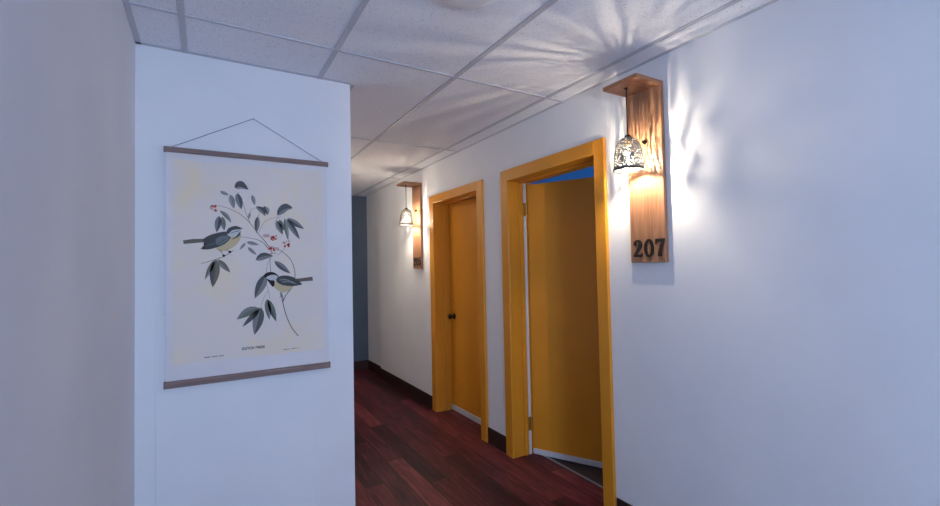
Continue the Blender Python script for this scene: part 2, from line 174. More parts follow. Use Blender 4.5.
('breast',3,[437,15288,550,15480,731,15682,900,15818,1080,15914,1296,15992,1464,16001,1478,15868,1422,15691,1347,15553,1238,15427,1090,15307,927,15210,772,15147,631,15131,497,15180]),
('feather_dark',4,[-202,15264,-110,15364,6,15485,-53,15585,-107,15683,-7,15789,150,15886,307,15960,488,16016,724,16074,931,16081,1029,15964,1039,15800,938,15639,780,15491,613,15393,437,15321,266,15263,101,15231,-85,15228]),
('feather_blue',5,[409,15712,567,15831,762,15897,907,15857,979,15765,889,15649,741,15536,603,15447,486,15422,410,15548]),
('feather_dark',-6,[442,15426,452,15417,478,15463,487,15454,529,15516,538,15508,583,15575,592,15567,629,15628,637,15622,664,15679,672,15674,695,15731,703,15726,720,15777,728,15772,738,15809,745,15805]),
('feather_dark',-6,[530,15483,540,15474,564,15519,573,15510,613,15571,622,15563,665,15627,673,15619,708,15675,716,15667,740,15713,748,15707,768,15749,776,15743,791,15778,798,15773,807,15799,814,15794]),
('feather_dark',-6,[618,15540,628,15531,650,15575,660,15566,697,15626,706,15618,746,15679,754,15671,787,15721,794,15713,817,15748,824,15740,843,15767,849,15759,863,15780,868,15773,878,15789,882,15783]),
('feather_dark',-6,[706,15597,716,15588,737,15631,747,15622,781,15681,790,15673,828,15732,836,15724,867,15768,873,15759,896,15783,899,15773,920,15785,919,15776,938,15782,936,15773,950,15780,949,15772]),
('feather_blue',-5,[-90,15381,-88,15368,-49,15388,-47,15375,9,15399,11,15386,77,15412,79,15400,148,15426,150,15414,229,15443,231,15431,321,15463,324,15452,407,15481,409,15471,466,15494,468,15484]),
('feather_blue',-5,[81,15448,84,15435,112,15455,115,15442,156,15465,159,15453,208,15478,212,15466,262,15493,266,15482,324,15515,328,15504,394,15541,398,15531,459,15567,463,15556,504,15584,508,15574]),
('feather_blue',-5,[252,15516,256,15503,274,15522,278,15510,305,15531,309,15519,340,15544,345,15532,377,15561,383,15550,419,15586,426,15577,467,15620,474,15610,511,15651,518,15642,542,15673,548,15665]),
('cheek',5,[841,16012,862,16130,941,16240,1073,16320,1222,16362,1362,16342,1465,16288,1483,16224,1454,16139,1411,16019,1331,15907,1184,15839,1029,15822,910,15897]),
('feather_dark',6,[841,16012,867,16121,941,16240,1073,16320,1222,16362,1350,16335,1455,16288,1524,16264,1547,16245,1500,16226,1404,16207,1253,16189,1101,16153,1008,16055,940,15968,874,15964]),
('black',7,[980,15992,1332,16102,1526,16221,1383,16149,1100,16051]),
('feather_dark',6,[1362,15999,1419,16082,1454,16116,1448,16017,1402,15886,1295,15802,1179,15745,1094,15717,1059,15721,1134,15767,1240,15837,1307,15918]),
('black',-6,[593,15227,572,15215,606,15203,586,15191,625,15169,606,15158,647,15130,628,15119,670,15091,652,15081,694,15050,677,15039,722,15004,706,14994,748,14962,732,14952,766,14933,751,14924]),
('black',-6,[848,15251,829,15236,865,15228,846,15214,889,15196,871,15181,916,15163,901,15148,942,15140,931,15122,971,15128,965,15108,1004,15122,1002,15103,1035,15119,1034,15101,1057,15117,1055,15099]),
('black',6,[802,14940,783,14984,739,15003,694,14984,675,14940,694,14895,739,14876,783,14895]),
('black',6,[1060,15119,1041,15164,996,15183,952,15164,933,15119,952,15074,996,15056,1041,15074]),
('feather_brown',3,[3816,13739,4274,13773,4742,13832,4772,13626,4272,13603,3966,13557]),
('breast',3,[2840,13614,2971,13674,3146,13682,3290,13587,3439,13473,3636,13428,3775,13380,3725,13262,3600,13148,3472,13096,3332,13089,3195,13134,3069,13212,2965,13305,2889,13408,2834,13519]),
('feather_dark',4,[3059,13827,3179,13900,3354,13937,3578,13915,3816,13835,4056,13657,4225,13483,4220,13433,4117,13422,3948,13393,3737,13381,3506,13404,3291,13455,3134,13539,3036,13638,3013,13737]),
('feather_blue',-5,[3109,13771,3110,13753,3160,13776,3162,13759,3233,13784,3234,13768,3318,13787,3318,13772,3406,13775,3402,13761,3503,13740,3498,13728,3612,13688,3606,13677,3711,13636,3705,13626,3779,13601,3774,13591]),
('cheek',-5,[3167,13721,3169,13704,3218,13726,3220,13709,3292,13733,3293,13718,3377,13736,3377,13721,3465,13726,3462,13712,3562,13693,3557,13681,3671,13646,3666,13635,3770,13599,3765,13589,3839,13567,3834,13557]),
('feather_blue',-5,[3225,13672,3227,13654,3277,13676,3278,13659,3350,13683,3351,13667,3436,13685,3436,13670,3524,13676,3521,13662,3621,13647,3617,13634,3731,13604,3726,13593,3830,13562,3826,13551,3899,13532,3895,13522]),
('cheek',-5,[3284,13622,3285,13605,3335,13626,3337,13609,3409,13632,3410,13616,3495,13634,3495,13619,3583,13626,3580,13612,3681,13600,3677,13587,3790,13562,3786,13550,3890,13524,3886,13513,3959,13498,3956,13488]),
('feather_blue',-5,[3343,13573,3344,13555,3394,13576,3396,13559,3468,13581,3469,13565,3554,13583,3554,13568,3642,13576,3640,13562,3740,13553,3737,13540,3850,13520,3846,13508,3950,13487,3947,13476,4020,13464,4016,13453]),
('black',5,[2448,13962,2514,14043,2627,14106,2757,14126,2894,14107,3024,14031,3118,13936,3131,13853,3088,13778,2964,13727,2854,13676,2887,13607,2940,13532,2919,13433,2867,13377,2793,13450,2710,13572,2628,13694,2554,13811,2480,13893]),
('cheek',6,[2554,13858,2647,13925,2784,13976,2927,13977,3045,13945,3088,13883,3073,13811,2986,13743,2869,13699,2755,13717,2653,13761,2576,13806]),
('black',-6,[2543,13888,2566,13921,2528,13901,2549,13931,2506,13918,2525,13946,2484,13933,2497,13961,2469,13940,2470,13967,2458,13938,2446,13959,2443,13927,2428,13942,2428,13914,2416,13925,2417,13904,2407,13914]),
('black',-6,[3229,13104,3200,13100,3233,13076,3204,13072,3238,13035,3211,13032,3242,12990,3216,12989,3241,12950,3216,12953,3230,12914,3207,12923,3213,12882,3193,12894,3197,12856,3177,12868,3185,12838,3167,12849]),
('black',-6,[3287,13100,3260,13099,3287,13070,3261,13069,3287,13028,3262,13027,3290,12979,3266,12976,3298,12927,3276,12922,3316,12867,3295,12860,3341,12796,3321,12789,3366,12731,3347,12724,3382,12686,3365,12679]),
('ink',1,[-51,10281,-17,10282,-17,10231,-51,10231]),
('ink',1,[-3,10282,31,10282,31,10232,-3,10231]),
('ink',1,[46,10283,80,10283,80,10232,46,10232]),
('ink',1,[94,10283,128,10284,128,10233,94,10233]),
('ink',1,[143,10284,177,10285,177,10234,143,10233]),
('ink',1,[241,10285,275,10286,275,10235,240,10235]),
('ink',1,[290,10286,324,10287,324,10236,289,10235]),
('ink',1,[339,10287,373,10287,373,10237,339,10236]),
('ink',1,[388,10288,423,10288,422,10237,388,10237]),
('ink',1,[437,10288,472,10289,472,10238,437,10237]),
('ink',1,[536,10290,571,10290,571,10239,536,10239]),
('ink',1,[586,10291,621,10291,621,10240,586,10239]),
('ink',1,[636,10291,671,10292,671,10241,636,10240]),
('ink',1,[686,10292,721,10293,721,10241,686,10241]),
('ink',1,[3341,10257,3380,10258,3380,10223,3341,10222]),
('ink',1,[3396,10258,3436,10259,3435,10224,3396,10223]),
('ink',1,[3452,10260,3491,10261,3491,10226,3452,10225]),
('ink',1,[3508,10261,3547,10262,3547,10227,3508,10226]),
('ink',1,[3564,10262,3604,10263,3603,10228,3564,10227]),
('ink',1,[3677,10265,3716,10266,3716,10231,3676,10230]),
('ink',1,[3733,10267,3773,10268,3773,10233,3733,10232]),
('ink',1,[3790,10268,3830,10269,3829,10234,3790,10233]),
('ink',1,[3847,10270,3886,10271,3886,10235,3846,10234]),
('ink',1,[3904,10271,3944,10272,3943,10237,3903,10236]),
('ink',1,[4018,10274,4058,10275,4058,10239,4018,10239]),
]
import bpy, bmesh, math, random
import numpy as np
from mathutils import Vector, Matrix

random.seed(7)
C = bpy.context.scene
COL = C.collection
PI = math.pi

# ------------------------------------------------------------------ dimensions (metres)
RW = 1.937          # corridor wall plane (faces -x)
LW = -0.265         # lobby left wall plane
PWY = 2.414         # plane of the wall that carries the bird hanging
CH = 2.441          # ceiling height
BACK = -2.2         # lobby rear wall
ENDY = 6.14         # corridor end wall
CAMH = 1.42

# ------------------------------------------------------------------ materials
def mat(name, col, rough=.6, metal=0., spec=.5):
    m = bpy.data.materials.new(name); m.use_nodes = True
    b = m.node_tree.nodes['Principled BSDF']
    b.inputs['Base Color'].default_value = (*col, 1)
    b.inputs['Roughness'].default_value = rough
    b.inputs['Metallic'].default_value = metal
    b.inputs['Specular IOR Level'].default_value = spec
    return m

def N(m, t, **kw):
    n = m.node_tree.nodes.new(t)
    for k, v in kw.items(): setattr(n, k, v)
    return n

def LK(m, a, b): m.node_tree.links.new(a, b)
def bsdf(m): return m.node_tree.nodes['Principled BSDF']

def coords(m, scale=(1, 1, 1)):
    tc = N(m, 'ShaderNodeTexCoord'); mp = N(m, 'ShaderNodeMapping')
    mp.inputs['Scale'].default_value = scale
    LK(m, tc.outputs['Object'], mp.inputs['Vector'])
    return mp.outputs['Vector']

def ramp(m, fac, stops):
    r = N(m, 'ShaderNodeValToRGB'); e = r.color_ramp.elements
    while len(e) < len(stops): e.new(.5)
    for el, (p, c) in zip(e, stops):
        el.position = p; el.color = (*c, 1)
    LK(m, fac, r.inputs['Fac'])
    return r.outputs['Color']

def noise(m, vec, scale, detail=3, rough=.55, dist=0.):
    n = N(m, 'ShaderNodeTexNoise')
    n.inputs['Scale'].default_value = scale; n.inputs['Detail'].default_value = detail
    n.inputs['Roughness'].default_value = rough; n.inputs['Distortion'].default_value = dist
    LK(m, vec, n.inputs['Vector'])
    return n.outputs['Fac']

def bump(m, fac, strength, dist):
    b = N(m, 'ShaderNodeBump'); b.inputs['Strength'].default_value = strength
    b.inputs['Distance'].default_value = dist
    LK(m, fac, b.inputs['Height']); LK(m, b.outputs['Normal'], bsdf(m).inputs['Normal'])

def painted(name, col, rough=.6, var=.03, bs=.12, scale=140, spec=.4):
    m = mat(name, col, rough, spec=spec); v = coords(m)
    lo = tuple(c*(1-var) for c in col); hi = tuple(min(1, c*(1+var)) for c in col)
    LK(m, ramp(m, noise(m, v, 2.3, 4), [(.3, lo), (.7, hi)]), bsdf(m).inputs['Base Color'])
    bump(m, noise(m, v, scale, 2), bs, .002)
    return m

def wood(name, dark, mid, light, axis, rough=.5, freq=60, spec=.4):
    s = [freq, freq, freq]; s[axis] = freq*.045
    m = mat(name, mid, rough, spec=spec); v = coords(m, tuple(s))
    f = noise(m, v, 1.0, 5, .6, 1.2)
    LK(m, ramp(m, f, [(.28, dark), (.5, mid), (.74, light)]), bsdf(m).inputs['Base Color'])
    bump(m, f, .12, .001)
    return m

M = {}
M['wall'] = painted('wall paint white', (.78, .79, .81), .62)
M['wall_end'] = painted('wall paint slate', (.075, .105, .15), .6)
M['blue'] = painted('room blue', (.03, .17, .42), .6)  # even blue for the walls and ceiling of the room
M['ochre'] = painted('ochre enamel', OCHRE, .42, .05, .05, 60, .45)
M['ochre_door'] = painted('ochre door enamel', OCHRE, .42, .05, .08, 40, .45)
M['strip'] = painted('pale weather strip', (.62, .64, .68), .5)
M['sill'] = mat('worn metal sill', (.30, .29, .30), .45, .3)
M['base'] = painted('dark brown baseboard', (.035, .016, .014), .45, .1, .05)
M['black'] = mat('black metal', (.012, .011, .010), .55, 0, .3)
M['digit'] = mat('black number paint', (.014, .009, .007), .5)
M['cord'] = mat('dark lamp cord', (.035, .018, .012), .6)
M['knob'] = mat('dark bronze', (.03, .018, .012), .35, .7)
M['brass'] = mat('brass hinge', (.55, .33, .08), .38, .8)
M['sensor'] = mat('white plastic', (.78, .79, .82), .4)
M['tbar'] = mat('ceiling grid enamel', (.50, .51, .55), .5)
M['string'] = mat('grey string', (.22, .22, .26), .8)
M['nail'] = mat('steel nail', (.5, .5, .52), .35, .9)
M['amber'] = mat('socket porcelain', (.5, .33, .14), .5)
M['sign'] = wood('warm sign wood', (.25, .108, .055), (.37, .175, .09), (.48, .255, .14), 2, .5, 55)
M['sign_shelf'] = wood('warm shelf wood', (.26, .105, .05), (.38, .165, .08), (.48, .235, .12), 0, .5, 55)
M['bar'] = wood('grey brown hanger wood', (.155, .105, .095), (.235, .16, .14), (.32, .23, .20), 0, .6, 70)

# emissive bulb
mb = mat('bulb glow', (1, .9, .75), .4)
bsdf(mb).inputs['Emission Color'].default_value = (*BULBC, 1)
bsdf(mb).inputs['Emission Strength'].default_value = BULB
M['filament'] = mb
m = bpy.data.materials.new('bulb glass'); m.use_nodes = True
nt = m.node_tree; out = nt.nodes['Material Output']; nt.nodes.remove(nt.nodes['Principled BSDF'])
tr = N(m, 'ShaderNodeBsdfTransparent'); em = N(m, 'ShaderNodeEmission'); ad = N(m, 'ShaderNodeAddShader')
tr.inputs[0].default_value = (.93, .93, .93, 1); em.inputs[0].default_value = (*BULBC, 1); em.inputs[1].default_value = GLASS
LK(m, tr.outputs[0], ad.inputs[0]); LK(m, em.outputs[0], ad.inputs[1]); LK(m, ad.outputs[0], out.inputs[0])
M['bulb'] = m
M['shade_in'] = mat('pale shade lining', (.09, .09, .087), .5)

# ceiling tile: pitted mineral fibre
m = mat('mineral fibre tile', (.70, .69, .70), .85, spec=.2); v = coords(m)
pits = noise(m, v, 105, 2, .6)
big = noise(m, v, 26, 3)
LK(m, ramp(m, pits, [(.28, (.58, .59, .63)), (.40, (.80, .81, .85)), (.8, (.84, .85, .89))]), bsdf(m).inputs['Base Color'])
mx = N(m, 'ShaderNodeMath', operation='ADD'); LK(m, pits, mx.inputs[0]); LK(m, big, mx.inputs[1])
bump(m, mx.outputs[0], .35, .004); M['tile'] = m

# floor: dark red-brown laminate planks running along the corridor
def plank_floor(name, cols, w=.125, ln=1.2):
    m = mat(name, cols[1], .45, spec=.22)
    tc = N(m, 'ShaderNodeTexCoord'); sx = N(m, 'ShaderNodeSeparateXYZ'); LK(m, tc.outputs['Object'], sx.inputs[0])
    def mt(op, a, b=None):
        n = N(m, 'ShaderNodeMath', operation=op)
        for i, q in enumerate((a, b)):
            if q is None: continue
            if isinstance(q, (int, float)): n.inputs[i].default_value = q
            else: LK(m, q, n.inputs[i])
        return n.outputs[0]
    px = mt('DIVIDE', sx.outputs['X'], w); row = mt('FLOOR', px); fx = mt('FRACT', px)
    py = mt('ADD', mt('DIVIDE', sx.outputs['Y'], ln), mt('MULTIPLY', row, .377)); seg = mt('FLOOR', py); fy = mt('FRACT', py)
    cb = N(m, 'ShaderNodeCombineXYZ'); LK(m, row, cb.inputs[0]); LK(m, seg, cb.inputs[1])
    wn = N(m, 'ShaderNodeTexWhiteNoise', noise_dimensions='2D'); LK(m, cb.outputs[0], wn.inputs['Vector'])
    c2 = N(m, 'ShaderNodeCombineXYZ')
    LK(m, mt('MULTIPLY', sx.outputs['X'], 34.), c2.inputs[0]); LK(m, mt('MULTIPLY', sx.outputs['Y'], 3.2), c2.inputs[1])
    LK(m, mt('MULTIPLY', wn.outputs['Value'], 40.), c2.inputs[2])
    g = noise(m, c2.outputs[0], 1.0, 5, .62, 1.0)
    t = mt('ADD', mt('MULTIPLY', g, .75), mt('MULTIPLY', wn.outputs['Value'], .32))
    col = ramp(m, t, [(.30, cols[0]), (.50, cols[1]), (.66, cols[2]), (.82, cols[3])])
    edge = mt('MINIMUM', mt('MINIMUM', fx, mt('SUBTRACT', 1.0, fx)), mt('MULTIPLY', mt('MINIMUM', fy, mt('SUBTRACT', 1.0, fy)), ln/w))
    seam = mt('LESS_THAN', edge, .018)
    mixn = N(m, 'ShaderNodeMix', data_type='RGBA'); LK(m, seam, mixn.inputs['Factor']); LK(m, col, mixn.inputs['A'])
    mixn.inputs['B'].default_value = (.012, .006, .006, 1)
    LK(m, mixn.outputs['Result'], bsdf(m).inputs['Base Color'])
    bump(m, mt('SUBTRACT', g, mt('MULTIPLY', seam, 1.5)), .15, .002)
    return m
M['floor'] = plank_floor('dark red laminate', FLOORC)
M['floor_room'] = plank_floor('brown room laminate', [(.022, .014, .012), (.04, .027, .022), (.06, .04, .034), (.09, .06, .05)], .09, .9)

# canvas of the bird hanging
m = mat('canvas cream', (.60, .56, .54), .9, spec=.1); v = coords(m)
LK(m, ramp(m, noise(m, v, 5, 4), [(.3, (.72, .69, .69)), (.7, (.78, .75, .75))]), bsdf(m).inputs['Base Color'])
bump(m, noise(m, coords(m, (700, 700, 700)), 1, 1), .15, .0006); M['canvas'] = m
m = mat('printed paper tan', (.56, .50, .42), .9, spec=.1); v = coords(m)
LK(m, ramp(m, noise(m, v, 4.5, 5, .6, .6), [(.30, (.84, .71, .52)), (.48, (.80, .715, .63)), (.68, (.77, .71, .66))]), bsdf(m).inputs['Base Color'])
bump(m, noise(m, coords(m, (700, 700, 700)), 1, 1), .15, .0006); M['print'] = m
ARTC = dict(leaf_dark=(.118, .122, .122), leaf_mid=(.235, .24, .235), leaf_light=(.32, .325, .31), leaf_green=(.175, .205, .165),
            leaf_brown=(.21, .175, .13), vein=(.10, .10, .10), bark=(.16, .125, .115), berry=(.52, .065, .045), blossom=(.60, .40, .38),
            feather_dark=(.085, .092, .09), feather_blue=(.19, .21, .23), feather_brown=(.17, .145, .12), breast=(.60, .49, .29),
            cheek=(.58, .58, .56), black=(.035, .033, .035), ink=(.12, .115, .11))
for k, c in ARTC.items(): M['art_'+k] = mat('printed ' + k.replace('_', ' '), c, .9, spec=.1)

# ------------------------------------------------------------------ mesh helpers
def obj(name, bm, m=None, parent=None, smooth=False):
    me = bpy.data.meshes.new(name); bmesh.ops.recalc_face_normals(bm, faces=bm.faces[:]) if smooth != 'flat' else None
    bm.to_mesh(me); bm.free()
    if smooth is True:
        for p in me.polygons: p.use_smooth = True
    o = bpy.data.objects.new(name, me); COL.objects.link(o)
    if m is not None:
        for q in (m if isinstance(m, list) else [m]): me.materials.append(q)
    if parent is not None: o.parent = parent
    return o

def box(bm, x0, x1, y0, y1, z0, z1, bev=0., seg=2):
    r = bmesh.ops.create_cube(bm, size=1)
    vs = r['verts']
    for q in vs:
        q.co = Vector(((x0+x1)/2+q.co.x*(x1-x0), (y0+y1)/2+q.co.y*(y1-y0), (z0+z1)/2+q.co.z*(z1-z0)))
    if bev:
        es = list({e for q in vs for e in q.link_edges})
        bmesh.ops.bevel(bm, geom=es, offset=bev, segments=seg, profile=.5, affect='EDGES')

def boxes(name, lst, m, parent=None, bev=0.):
    bm = bmesh.new()
    for b in lst: box(bm, *b, bev=bev)
    return obj(name, bm, m, parent)

def lathe(bm, prof, n=40, cx=0, cy=0, mtx=None, close=True):
    rings = []
    for r, z in prof:
        rings.append([bm.verts.new((cx+r*math.cos(2*PI*k/n), cy+r*math.sin(2*PI*k/n), z)) for k in range(n)])
    for a, b in zip(rings, rings[1:]):
        for k in range(n): bm.faces.new((a[k], a[(k+1) % n], b[(k+1) % n], b[k]))
    if close:
        for r in (rings[0], rings[-1]):
            bm.faces.new(r)
    if mtx is not None:
        bmesh.ops.transform(bm, matrix=mtx, verts=[v for r in rings for v in r])

def tube(bm, pts, r, n=10):
    pts = [Vector(p) for p in pts]; rings = []
    for i, p in enumerate(pts):
        t = (pts[min(i+1, len(pts)-1)]-pts[max(i-1, 0)]).normalized()
        a = t.cross(Vector((0.3, 1, .2))).normalized(); b = t.cross(a)
        rings.append([bm.verts.new(p+(a*math.cos(2*PI*k/n)+b*math.sin(2*PI*k/n))*r) for k in range(n)])
    for a, b in zip(rings, rings[1:]):
        for k in range(n): bm.faces.new((a[k], a[(k+1) % n], b[(k+1) % n], b[k]))
    bm.faces.new(rings[0]); bm.faces.new(rings[-1])

def thing(name, label, cat, loc=(0, 0, 0), group=None):
    o = bpy.data.objects.new(name, None); COL.objects.link(o); o.location = loc
    o.empty_display_size = .1
    o['label'] = label; o['category'] = cat
    if group: o['group'] = group
    return o

def tag(o, label, cat, kind=None, group=None):
    o['label'] = label; o['category'] = cat
    if kind: o['kind'] = kind
    if group: o['group'] = group
    return o

def S(o, label, cat): return tag(o, label, cat, 'structure')

# ------------------------------------------------------------------ setting
D2 = (1.808, 2.662)        # door 207 clear opening along the wall
D1 = (3.098, 3.905)        # door 205 clear opening
DH = 2.045                 # clear height
JT = .03                   # jamb thickness hidden in the wall
WT = .20                   # corridor wall thickness
STEP = 5.545               # the wall steps back here
RX = 1.967                 # wall plane beyond the step
FZ = .014                  # floor surface

S(boxes('floor', [(LW-.15, RW+.035, BACK-.1, ENDY+.1, -.06, FZ), (RW+.03, 2.137, STEP+.0, ENDY+.1, -.06, FZ),
                  (RW+.03, 2.137, D1[0], D1[1], -.06, FZ), (RW+.03, 2.137, D2[0], D2[1], -.06, FZ)], M['floor']),
  'dark red-brown laminate plank floor running down the corridor', 'floor')
ceil = S(boxes('ceiling', [(LW-.1, RW+.12, BACK-.1, ENDY+.1, CH, CH+.06)], M['tile']),
  'white speckled drop ceiling of large square tiles over lobby and corridor', 'ceiling')
# exposed grid, one mesh: main tees along the corridor, cross tees across, wall angle along the edges
g = []
h, z0, z1 = .0125, CH-.005, CH+.004
for x in (-.08, .525, 1.157, 1.790):
    g.append((x-h, x+h, BACK, PWY if x < .6 else ENDY, z0, z1))
g.append((1.175-.012, 1.175+.0, PWY, PWY+.01, z0, z1))
for k in range(-4, 4):
    y = 2.055+1.335*k
    if y < BACK: continue
    g.append((LW if y < PWY else .689, RW, y-.007, y+.007, z0-.0006, z1))
for (a, b, c, d) in ((LW, LW+.022, BACK, PWY), (LW, .689, PWY-.022, PWY), (RW-.02, RW, BACK, STEP), (.689, .716, PWY, ENDY)):
    g.append((a, b, c, d, z0+.002, z1))
boxes('ceiling_grid', g, M['tbar'], ceil, bev=.0008)

w = []
def wall_run(x0, x1, y0, y1, holes):
    y = y0
    for a, b, zt in holes:
        w.append((x0, x1, y, a, 0, CH)); w.append((x0, x1, a, b, zt, CH)); y = b
    w.append((x0, x1, y, y1, 0, CH))
wall_run(RW, RW+WT, BACK, STEP, [(D2[0]-JT, D2[1]+JT, DH+JT), (D1[0]-JT, D1[1]+JT, DH+JT)])
w.append((RX, RW+WT, STEP, ENDY, 0, CH))
S(boxes('wall_right', w, M['wall']), 'long white painted corridor wall holding both ochre doors and both lamp boards', 'wall')
S(boxes('wall_left', [(LW-.1, LW, BACK, PWY+.1, 0, CH)], M['wall']), 'plain white wall along the left edge of the photo, in shade', 'wall')
S(boxes('wall_front', [(LW, .689, PWY, PWY+.1, 0, CH)], M['wall']), 'bright white wall with the bird wall hanging on it', 'wall')
S(boxes('wall_corridor', [(.594, .689, PWY+.1, ENDY, 0, CH)], M['wall']), 'white corridor side wall hidden behind the hanging wall corner', 'wall')
S(boxes('wall_end', [(.594, RW+WT, ENDY, ENDY+.1, 0, CH)], M['wall_end']), 'dark slate blue wall at the far end of the corridor', 'wall')
# lobby rear wall with an unseen window added to let in fill light
WX0, WX1, WZ0, WZ1 = WIN
S(boxes('wall_back', [(LW-.1, WX0, BACK-.12, BACK, 0, CH), (WX1, RW+WT, BACK-.12, BACK, 0, CH),
                      (WX0, WX1, BACK-.12, BACK, 0, WZ0), (WX0, WX1, BACK-.12, BACK, WZ1, CH)], M['wall']),
  'white lobby wall behind the viewer with an added window opening', 'wall')
fw = .045
S(boxes('added_window', [(WX0, WX0+fw, BACK-.10, BACK-.03, WZ0, WZ1), (WX1-fw, WX1, BACK-.10, BACK-.03, WZ0, WZ1),
                     (WX0+fw, WX1-fw, BACK-.10, BACK-.03, WZ0, WZ0+fw), (WX0+fw, WX1-fw, BACK-.10, BACK-.03, WZ1-fw, WZ1),
                     ((WX0+WX1)/2-.02, (WX0+WX1)/2+.02, BACK-.09, BACK-.04, WZ0+fw, WZ1-fw)], M['strip'], bev=.003),
  'white framed window added behind the viewer for the fill light', 'window')

BH, BT = .138, .012
def casing_edge(d, s): return (d[0]-.088) if s < 0 else (d[1]+.09)
S(boxes('baseboard_right', [(RW-BT, RW, BACK, casing_edge(D2, -1), FZ, BH), (RW-BT, RW, casing_edge(D2, 1), casing_edge(D1, -1), FZ, BH),
                            (RW-BT, RW, casing_edge(D1, 1), STEP, FZ, BH), (RX-BT, RX, STEP, ENDY, FZ, BH)], M['base'], bev=.003),
  'dark brown baseboard along the corridor wall beneath the ochre doors', 'baseboard')
S(boxes('baseboard_end', [(.689, RX-BT, ENDY-BT, ENDY, FZ, BH)], M['base'], bev=.003), 'dark baseboard under the slate blue end wall', 'baseboard')
S(boxes('baseboard_left', [(LW, LW+BT, BACK, PWY-BT, FZ, BH-.02)], M['base'], bev=.003), 'dark baseboard along the left wall', 'baseboard')
S(boxes('baseboard_front', [(LW, .689, PWY-BT, PWY, FZ, BH-.02), ], M['base'], bev=.003), 'dark baseboard under the bird hanging wall', 'baseboard')

S(boxes('baseboard_corridor', [(.689, .689+BT, PWY, ENDY-BT, FZ, BH)], M['base'], bev=.003), 'dark baseboard along the hidden corridor side wall', 'baseboard')

# room 207 seen through the gap of its open door
RX1, RY0, RY1 = 4.6, .9, 3.02
S(boxes('wall_room', [(RX1, RX1+.1, RY0, RY1, 0, CH), (2.137, RX1, RY0-.1, RY0, 0, CH), (2.137, RX1, RY1, RY1+.06, 0, CH)], M['blue']),
  'blue walls of the room behind the open door', 'wall')
S(boxes('ceiling_room', [(2.137, RX1, RY0, RY1, CH, CH+.06)], M['blue']), 'blue ceiling glimpsed above the open door', 'ceiling')
S(boxes('floor_room', [(2.137, RX1, RY0, RY1, -.06, FZ-.001)], M['floor_room']), 'dark brown plank floor inside the room behind the open door', 'floor')
S(boxes('wall_closet', [(2.36, 2.42, RY1+.06, 4.1, 0, CH)], M['wall']), 'white wall hidden behind the closed door', 'wall')

# ------------------------------------------------------------------ doors
CW, CP = .088, .020       # casing width and projection
def door_frame(D, parent, cwl, cwr, ch):
    x = RW-CP
    bm = bmesh.new()
    # casing
    box(bm, x, RW+.004, D[1], D[1]+cwl, FZ, DH+ch, bev=.004)
    box(bm, x, RW+.004, D[0]-cwr, D[0], FZ, DH+ch, bev=.004)
    box(bm, x, RW+.004, D[0]-.002, D[1]+.002, DH, DH+ch, bev=.004)
    # jamb lining
    box(bm, RW+.004, RW+WT, D[1], D[1]+JT-.001, FZ, DH+JT-.001)
    box(bm, RW+.004, RW+WT, D[0]-JT+.001, D[0], FZ, DH+JT-.001)
    box(bm, RW+.004, RW+WT, D[0], D[1], DH, DH+JT-.001)
    # stops
    box(bm, RW+.085, RW+.118, D[1]-.011, D[1]+.001, FZ, DH, bev=.002)
    box(bm, RW+.085, RW+.118, D[0]-.001, D[0]+.011, FZ, DH, bev=.002)
    box(bm, RW+.085, RW+.118, D[0]+.01, D[1]-.01, DH-.011, DH+.001, bev=.002)
    return obj('door_frame', bm, M['ochre'], parent)

LX = RW+.122              # corridor face of a closed leaf
def leaf_parts(parent, width, height, pivot, ang, sweep_side):
    """leaf hangs from the pivot at its far (+y) edge and swings into the room"""
    mt = Matrix.Translation(pivot) @ Matrix.Rotation(ang, 4, 'Z')
    bm = bmesh.new(); box(bm, 0, .042, -width, 0, FZ+.01, height, bev=.002)
    bmesh.ops.transform(bm, matrix=mt, verts=bm.verts[:])
    lf = obj('door_leaf', bm, M['ochre_door'], parent)
    bm = bmesh.new(); box(bm, -.010, .001, -width+.003, -.003, FZ+.006, FZ+.006+sweep_side, bev=.002)
    bmesh.ops.transform(bm, matrix=mt, verts=bm.verts[:])
    sw = obj('door_sweep', bm, M['strip'], lf); sw['label'] = 'pale grey strip along the door bottom'
    return lf, mt

d2 = thing('door_2', 'open ochre yellow door standing ajar inwards, beside the 207 lamp board', 'door', (0, 0, 0)); d2['kind'] = 'structure'
door_frame(D2, d2, .086, .077, .084)
lf, mt = leaf_parts(d2, .838, 2.028, Vector((LX+.038, D2[1]-.012, 0)), math.radians(DOOR_ANG), .038)
bm = bmesh.new(); box(bm, RW+.128, RW+.150, D2[1]-.006, D2[1]+.001, .01, DH-.005, bev=.001)
s = obj('weather_strip', bm, M['strip'], d2); s['label'] = 'pale strip down the hinge side'
for z in (.24, 1.84):
    bm = bmesh.new()
    lathe(bm, [(.0065, z-.05), (.0065, z+.05)], 14, RW+.148, D2[1]-.012)
    box(bm, RW+.120, RW+.150, D2[1]-.0085, D2[1]-.0055, z-.05, z+.05)
    hg = obj('hinge', bm, M['brass'], d2); hg['label'] = 'brass hinge'
bm = bmesh.new(); lathe(bm, [(.001, 0), (.006, .001), (.008, .004), (.008, .008)], 20)
bmesh.ops.transform(bm, matrix=mt @ Matrix.Translation((-.008, -.53, 1.50)) @ Matrix.Rotation(PI/2, 4, 'Y'), verts=bm.verts[:])
obj('peephole', bm, M['knob'], lf, True)
bm = bmesh.new(); box(bm, RW+.190, RW+.208, D2[0]+.001, D2[1]-.001, FZ-.001, FZ+.006, bev=.002)
obj('threshold', bm, M['sill'], d2)

